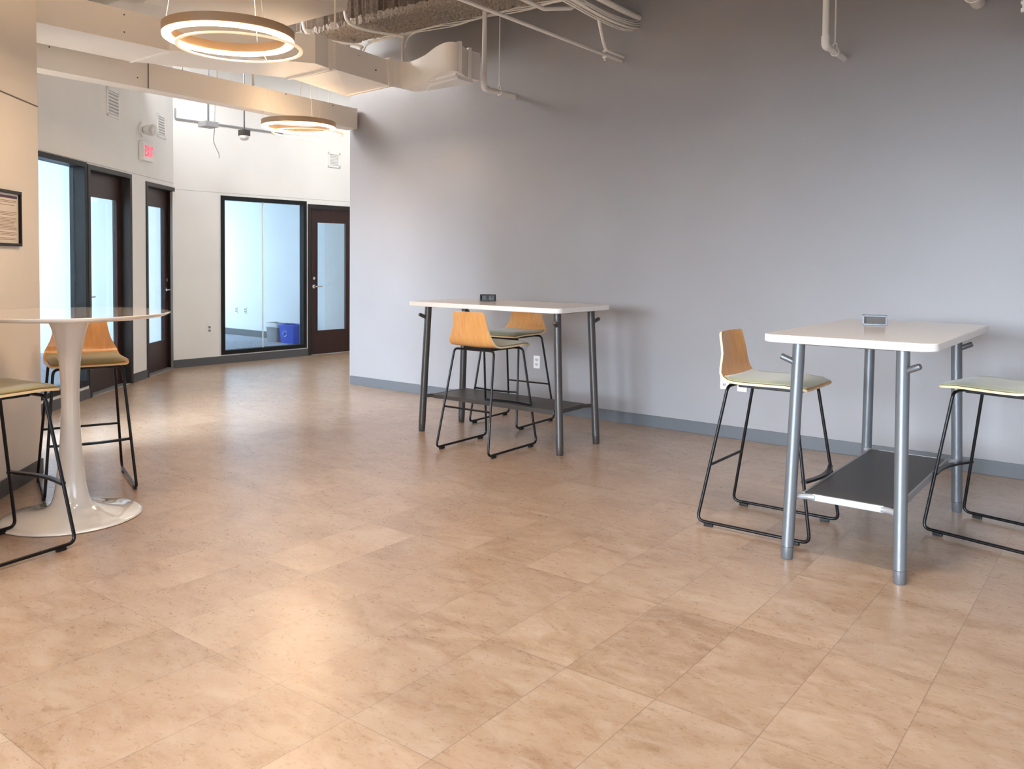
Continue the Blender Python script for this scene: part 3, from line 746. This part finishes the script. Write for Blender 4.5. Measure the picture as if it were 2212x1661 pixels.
# cables draped along the beam
cl = thing('draped_cables', 'white cables draped along the lower edge of the shaggy beam', 'cables')
for i in range(4):
    o = i*.012; pts = []
    for j, x in enumerate([-6.5, -6.0, -5.55, -5.3, -5.0, -4.7, -4.45, -4.2, -3.95]):
        pts.append((x, 6.03+o*.6+.01*math.sin(j*1.7+i), 3.665-.02*abs(math.sin(j*1.1+i*.6))-o*.7))
    MB().tube(cat_rom(pts, 5), .006, 6).build('cable', 'pipe', cl, smooth=True)
for k, x in enumerate((-6.56, -5.95)):
    t = thing('cable_dropper', ('left' if k == 0 else 'right')+' one of two white flat cables hanging from the shaggy beam behind the duct', 'cable', group='cables hanging onto the duct')
    x2 = x-.14
    pts = [(x2, 5.50, CZ), (x2, 5.42, 3.95), (x2+.01, 5.42, 3.62), (x-.01, 5.98, 3.60), (x, 6.0, 3.54), (x, 6.0, 3.16 if k == 1 else 3.22)]
    MB().tube(cat_rom(pts, 6), .019, 8, flat=.5).build('cable', 'pipe', t, smooth=True)
    MB().tube(cat_rom([(x+.01, 6.02, 3.50), (x+.04, 6.04, 3.60), (x+.16, 6.05, 3.64)], 4), .007, 6).build('cable', 'pipe', t, smooth=True)
hr = thing('hanging_rod', 'thin white rod hanging in front of the shaggy beam near the panel corner', 'rod')
MB().tube([(-5.47, 4.72, 3.18+.15), (-5.47, 4.72, CZ)], .009, 8).build('rod', 'pipe', hr)
hr = thing('hanging_rod', 'short thin white rod hanging above the right of the first ring lamp', 'rod')
MB().tube([(-5.30, 3.75, 3.34), (-5.30, 3.75, CZ)], .006, 8).build('rod', 'pipe', hr)
# top right pieces
t = thing('drain_pipe', 'stub of thick white pipe entering the grey wall near the top right corner', 'pipe', group='white pipes dropping to the grey wall')
MB().tube([(-.985, 4.9, 3.16), (-.985, 6.41, 3.16)], .045, 24).build('pipe', 'pipe', t, smooth=True)
b = MB(); b.tube([(-.985+.052*math.sin(a), 6.2, 3.16+.052*math.cos(a)) for a in [2*pi*i/24 for i in range(24)]], .005, 6, closed=True); b.build('pipe_clamp', 'pipe', t, smooth=True)
t = thing('sprinkler_main', 'fat white pipe with bolted clamp in the top right corner', 'pipe')
MB().tube([(-.48, 4.2, 2.86), (-.48, 6.41, 2.86)], .085, 28).build('pipe', 'pipe', t, smooth=True)
b = MB()
for yy in (5.38,):
    b.tube([(-.48+.092*math.sin(a), yy, 2.86+.092*math.cos(a)) for a in [2*pi*i/28 for i in range(28)]], .012, 8, closed=True)
    for zz in (-.02, .03): b.box(-.62, -.57, yy-.012, yy+.012, 2.86+zz-.007, 2.86+zz+.007, .002)
    b.tube([(-.605, yy, 2.80), (-.605, yy, 2.93)], .008, 8)
    for zz in (.800, .865, .925): b.tube([(-.605, yy, 2+zz-.009), (-.605, yy, 2+zz+.009)], .016, 6)
b.build('bolted_clamp', 'pipe', t)

# ------------------------------------------------------------------ ring lamps
def ring_lamp(label, x, y, z, off, up=18, rs=1.0):
    t = thing('ring_pendant_lamp', label, 'lamp', (x, y, 0), 0, 'ring pendant lamps'); t.scale = (rs, rs, 1)
    R0, R1 = .306, .352
    MB().lathe([(R0, z-.004), (R1, z-.004), (R1+.003, z), (R1+.003, z+.046), (R0-.003, z+.046), (R0-.003, z)], 120, closed_prof=True).build('ring_body', 'ring_body', t, smooth=35)
    MB().lathe([(R0+.001, z-.004), (R0+.004, z-.016), (R0+.014, z-.022), (R1-.012, z-.022), (R1-.002, z-.016), (R1+.001, z-.004)], 120, closed_prof=True).build('led_ring', 'led', t, smooth=True)
    ox, oy, oz = off
    MB().lathe([(.322, z+oz-.005), (.342, z+oz-.005), (.342, z+oz+.003), (.322, z+oz+.003)], 96, (ox, oy, 0), closed_prof=True).build('ghost_ring', 'ring_ghost', t, smooth=35)  # ghost image of the lit ring, added as a pale solid ring
    for k in range(3):
        a = math.radians(200+120*k) + math.radians(37)
        MB().tube([(.333*math.cos(a), .333*math.sin(a), z+.045), (.10*math.cos(a), .10*math.sin(a), CZ-.01)], .0016, 6).build('suspension_wire', 'pipe', t)
        MB().tube([(.333*math.cos(a), .333*math.sin(a), z+.046), (ox+.333*math.cos(a), oy+.333*math.sin(a), z+oz)], .0012, 6).build('suspension_wire', 'pipe', t)
    MB().lathe([(0, CZ-.03), (.11, CZ-.03), (.115, CZ-.025), (.115, CZ), (0, CZ)], 32).build('canopy', 'white_plastic', t, smooth=40)
    l = bpy.data.lights.new('ring_glow', 'AREA'); l.shape = 'DISK'; l.size = .66; l.energy = 16; l.color = (1, .70, .44)
    o = bpy.data.objects.new('ring_glow', l); C.objects.link(o); o.location = (x, y, z-.03)
    l = bpy.data.lights.new('added_uplight', 'AREA'); l.shape = 'DISK'; l.size = .60; l.energy = up; l.color = (1, .70, .42)  # upward light added above the ring to brighten the duct
    o = bpy.data.objects.new('added_uplight', l); C.objects.link(o); o.location = (x, y, z+.06); o.rotation_euler = (pi, 0, 0)
    return t
ring_lamp('large lit ring lamp hanging nearest, in front of the duct', -4.155, 2.82, 2.640, (.048, .036, -.055))
ring_lamp('smaller-looking lit ring lamp further back in front of the tan beam', -6.50, 5.165, 2.660, (.070, .053, -.063), 2.5, .97)
ring_lamp('lit ring lamp hanging over the open floor just out of view, nearest the cream column', -1.6, .2, 2.66, (.04, .035, -.045), 3)
ring_lamp('lit ring lamp hanging behind the photographer, nearest the window bays', 1.2, -1.4, 2.66, (.04, .035, -.045), 3)

# ------------------------------------------------------------------ fittings on the white walls
def at_D(s, z): return DM @ Matrix.Translation((-s, 0, z))
def vent(label, mt4, w=.30, h=.30):
    t = thing('wall_vent', label, 'vent', group='white wall vents'); t.matrix_world = mt4
    b = MB()
    for a in ((-w/2, w/2, h/2-.03, h/2), (-w/2, w/2, -h/2, -h/2+.03), (-w/2, -w/2+.03, -h/2, h/2), (w/2-.03, w/2, -h/2, h/2)): b.box(a[0], a[1], 0, .012, a[2], a[3], .002)
    b.build('vent_frame', 'white_plastic', t)
    b = MB(); n = 7
    for i in range(n):
        z = -h/2+.045 + i*(h-.09)/(n-1); b.box(-w/2+.03, w/2-.03, .001, .010, z-.008, z+.006, mt=Matrix.Translation((0, 0, 0)))
    b.build('louvres', 'white_plastic', t)
    MB().box(-w/2+.03, w/2-.03, .0003, .001, -h/2+.03, h/2-.03).build('vent_backing', 'vent_back', t)
vent('white louvred vent high on the white wall, nearest the cream column', at_D(-.46, 3.02))
vent('white louvred vent high on the white wall right of the exit sign', at_D(.87, 2.99), .26, .28)
vent('white louvred vent on the end wall near the grey wall', CM @ Matrix.Translation((-2.49, 0, 2.865)), .22, .22)
ex = thing('exit_sign', 'white exit sign with glowing red letters above the middle office door', 'sign'); ex.matrix_world = at_D(.36, 2.62)
MB().box(-.155, .155, 0, .055, -.11, .11, .008).build('sign_housing', 'white_plastic', ex)
# letters, read from the room side: local x runs right to left
lt = {'E': [(0, .2, 0, 1), (0, 1, 0, .17), (0, .85, .42, .58), (0, 1, .83, 1)], 'I': [(.35, .65, 0, 1)], 'T': [(.38, .62, 0, 1), (0, 1, .83, 1)], 'X': None}
x0 = -.115; b = MB()
for ch in 'EXIT':
    w, hh = (.05, .12) if ch != 'I' else (.036, .12)
    if ch == 'X':
        for s in (1, -1):
            xa, xb = (x0, x0+w-.012) if s == 1 else (x0+w-.012, x0)
            mtx = Matrix.Translation((0, .0575, -.06)) @ Matrix.Rotation(pi/2, 4, 'X')
            pts = [(-(xa), 0), (-(xa+.012), 0), (-(xb+.012), hh), (-(xb), hh)]
            b.prism(pts, -.001, .002, mt=mtx)
    else:
        for a in lt[ch]: b.box(-(x0+a[1]*w), -(x0+a[0]*w), .0555, .058, -.06+a[2]*hh, -.06+a[3]*hh)
    x0 += w+.012
mtx = Matrix.Translation((0, .0575, 0)) @ Matrix.Rotation(pi/2, 4, 'X')
b.prism([(-(x0+.002), -.016), (-(x0+.002), .016), (-(x0+.02), 0)], -.001, .002, mt=mtx)
b.build('exit_letters', 'red', ex)
em = thing('emergency_light', 'small white swivel emergency lamp above the exit sign', 'lamp'); em.matrix_world = at_D(.30, 2.86)
b = MB(); b.tube([(0, 0, 0), (0, .02, 0)], .085, 28); b.tube([(0, .02, 0), (0, .06, 0)], .035, 16); b.build('mount', 'white_plastic', em, smooth=True)
b = MB(); b.tube([(.0, .05, .0), (.03, .10, -.005), (.05, .14, -.01)], [.05, .062, .07], 24); b.build('lamp_head', 'white_plastic', em, smooth=True)
MB().sph((.052, .143, -.01), .055, (1, .5, 1), 20).build('lamp_lens', 'lens', em, smooth=True)
t = thing('projector_bracket', 'grey flat ceiling device with dangling cable in the hall', 'device', (-9.05, 5.85, 0))
MB().box(-.085, .085, -.085, .085, 2.965, 3.03, .006).build('device_body', 'bin_grey', t)
MB().tube([(0, 0, 3.03), (0, 0, CZ)], .011, 10).build('mounting_pole', 'steel', t)
MB().tube(cat_rom([(.06, .05, 3.3), (.05, .05, 2.95), (.02, .06, 2.8), (.09, .08, 2.66), (.10, .08, 2.60)], 6), .006, 6).build('cable', 'bin_grey', t, smooth=True)
t = thing('ceiling_sensor', 'small bronze-sided sensor with white dome hanging on a rod', 'sensor', (-8.55, 6.0, 0))
MB().box(-.05, .05, -.05, .05, 2.84, 2.91, .004).build('sensor_body', 'steel_dark', t)
b = MB(); b.lathe([(.06, 2.84), (.058, 2.82), (.045, 2.80), (.02, 2.788), (0, 2.785)], 24); b.build('dome', 'white_plastic', t, smooth=True)
MB().tube([(0, 0, 2.91), (0, 0, CZ)], .009, 8).build('rod', 'steel', t)
t = thing('surface_conduit', 'thin white conduit along the top of the end wall', 'conduit')
p = [CM @ Vector((.0-.03, .02, 3.28)), CM @ Vector((-.03, .02, 3.15)), CM @ Vector((-1.6, .02, 3.15))]
MB().tube(p, .011, 8, fil=.02).build('tube', 'silver', t, smooth=True)
# notice in black frame on the column
nt = thing('framed_notice', 'black-framed printed notice on the cream column', 'notice'); nt.matrix_world = cm @ Matrix.Translation((.2868, 0, 1.631))
b = MB(); w0, w1, h2 = 0, .46, .165
for a in ((w0, w1, h2-.018, h2), (w0, w1, -h2, -h2+.018), (w0, w0+.018, -h2, h2), (w1-.018, w1, -h2, h2)): b.box(a[0], a[1], .0005, .02, a[2], a[3], .002)
b.build('notice_frame', 'black_frame', nt)
MB().box(w0+.018, w1-.018, .001, .005, -h2+.018, h2-.018).build('paper', 'paper', nt)
MB().box(w0+.035, w1-.03, .0052, .006, h2-.046, h2-.030).build('title_bar', 'ink_purple', nt)
b = MB(); z = h2-.06
while z > -h2+.035:
    if random.random() > .18: b.box(w0+.035+random.uniform(0, .05), w1-.04, .0052, .006, z-.0022, z+.0006)
    z -= .0085
b.build('printed_lines', 'ink', nt)
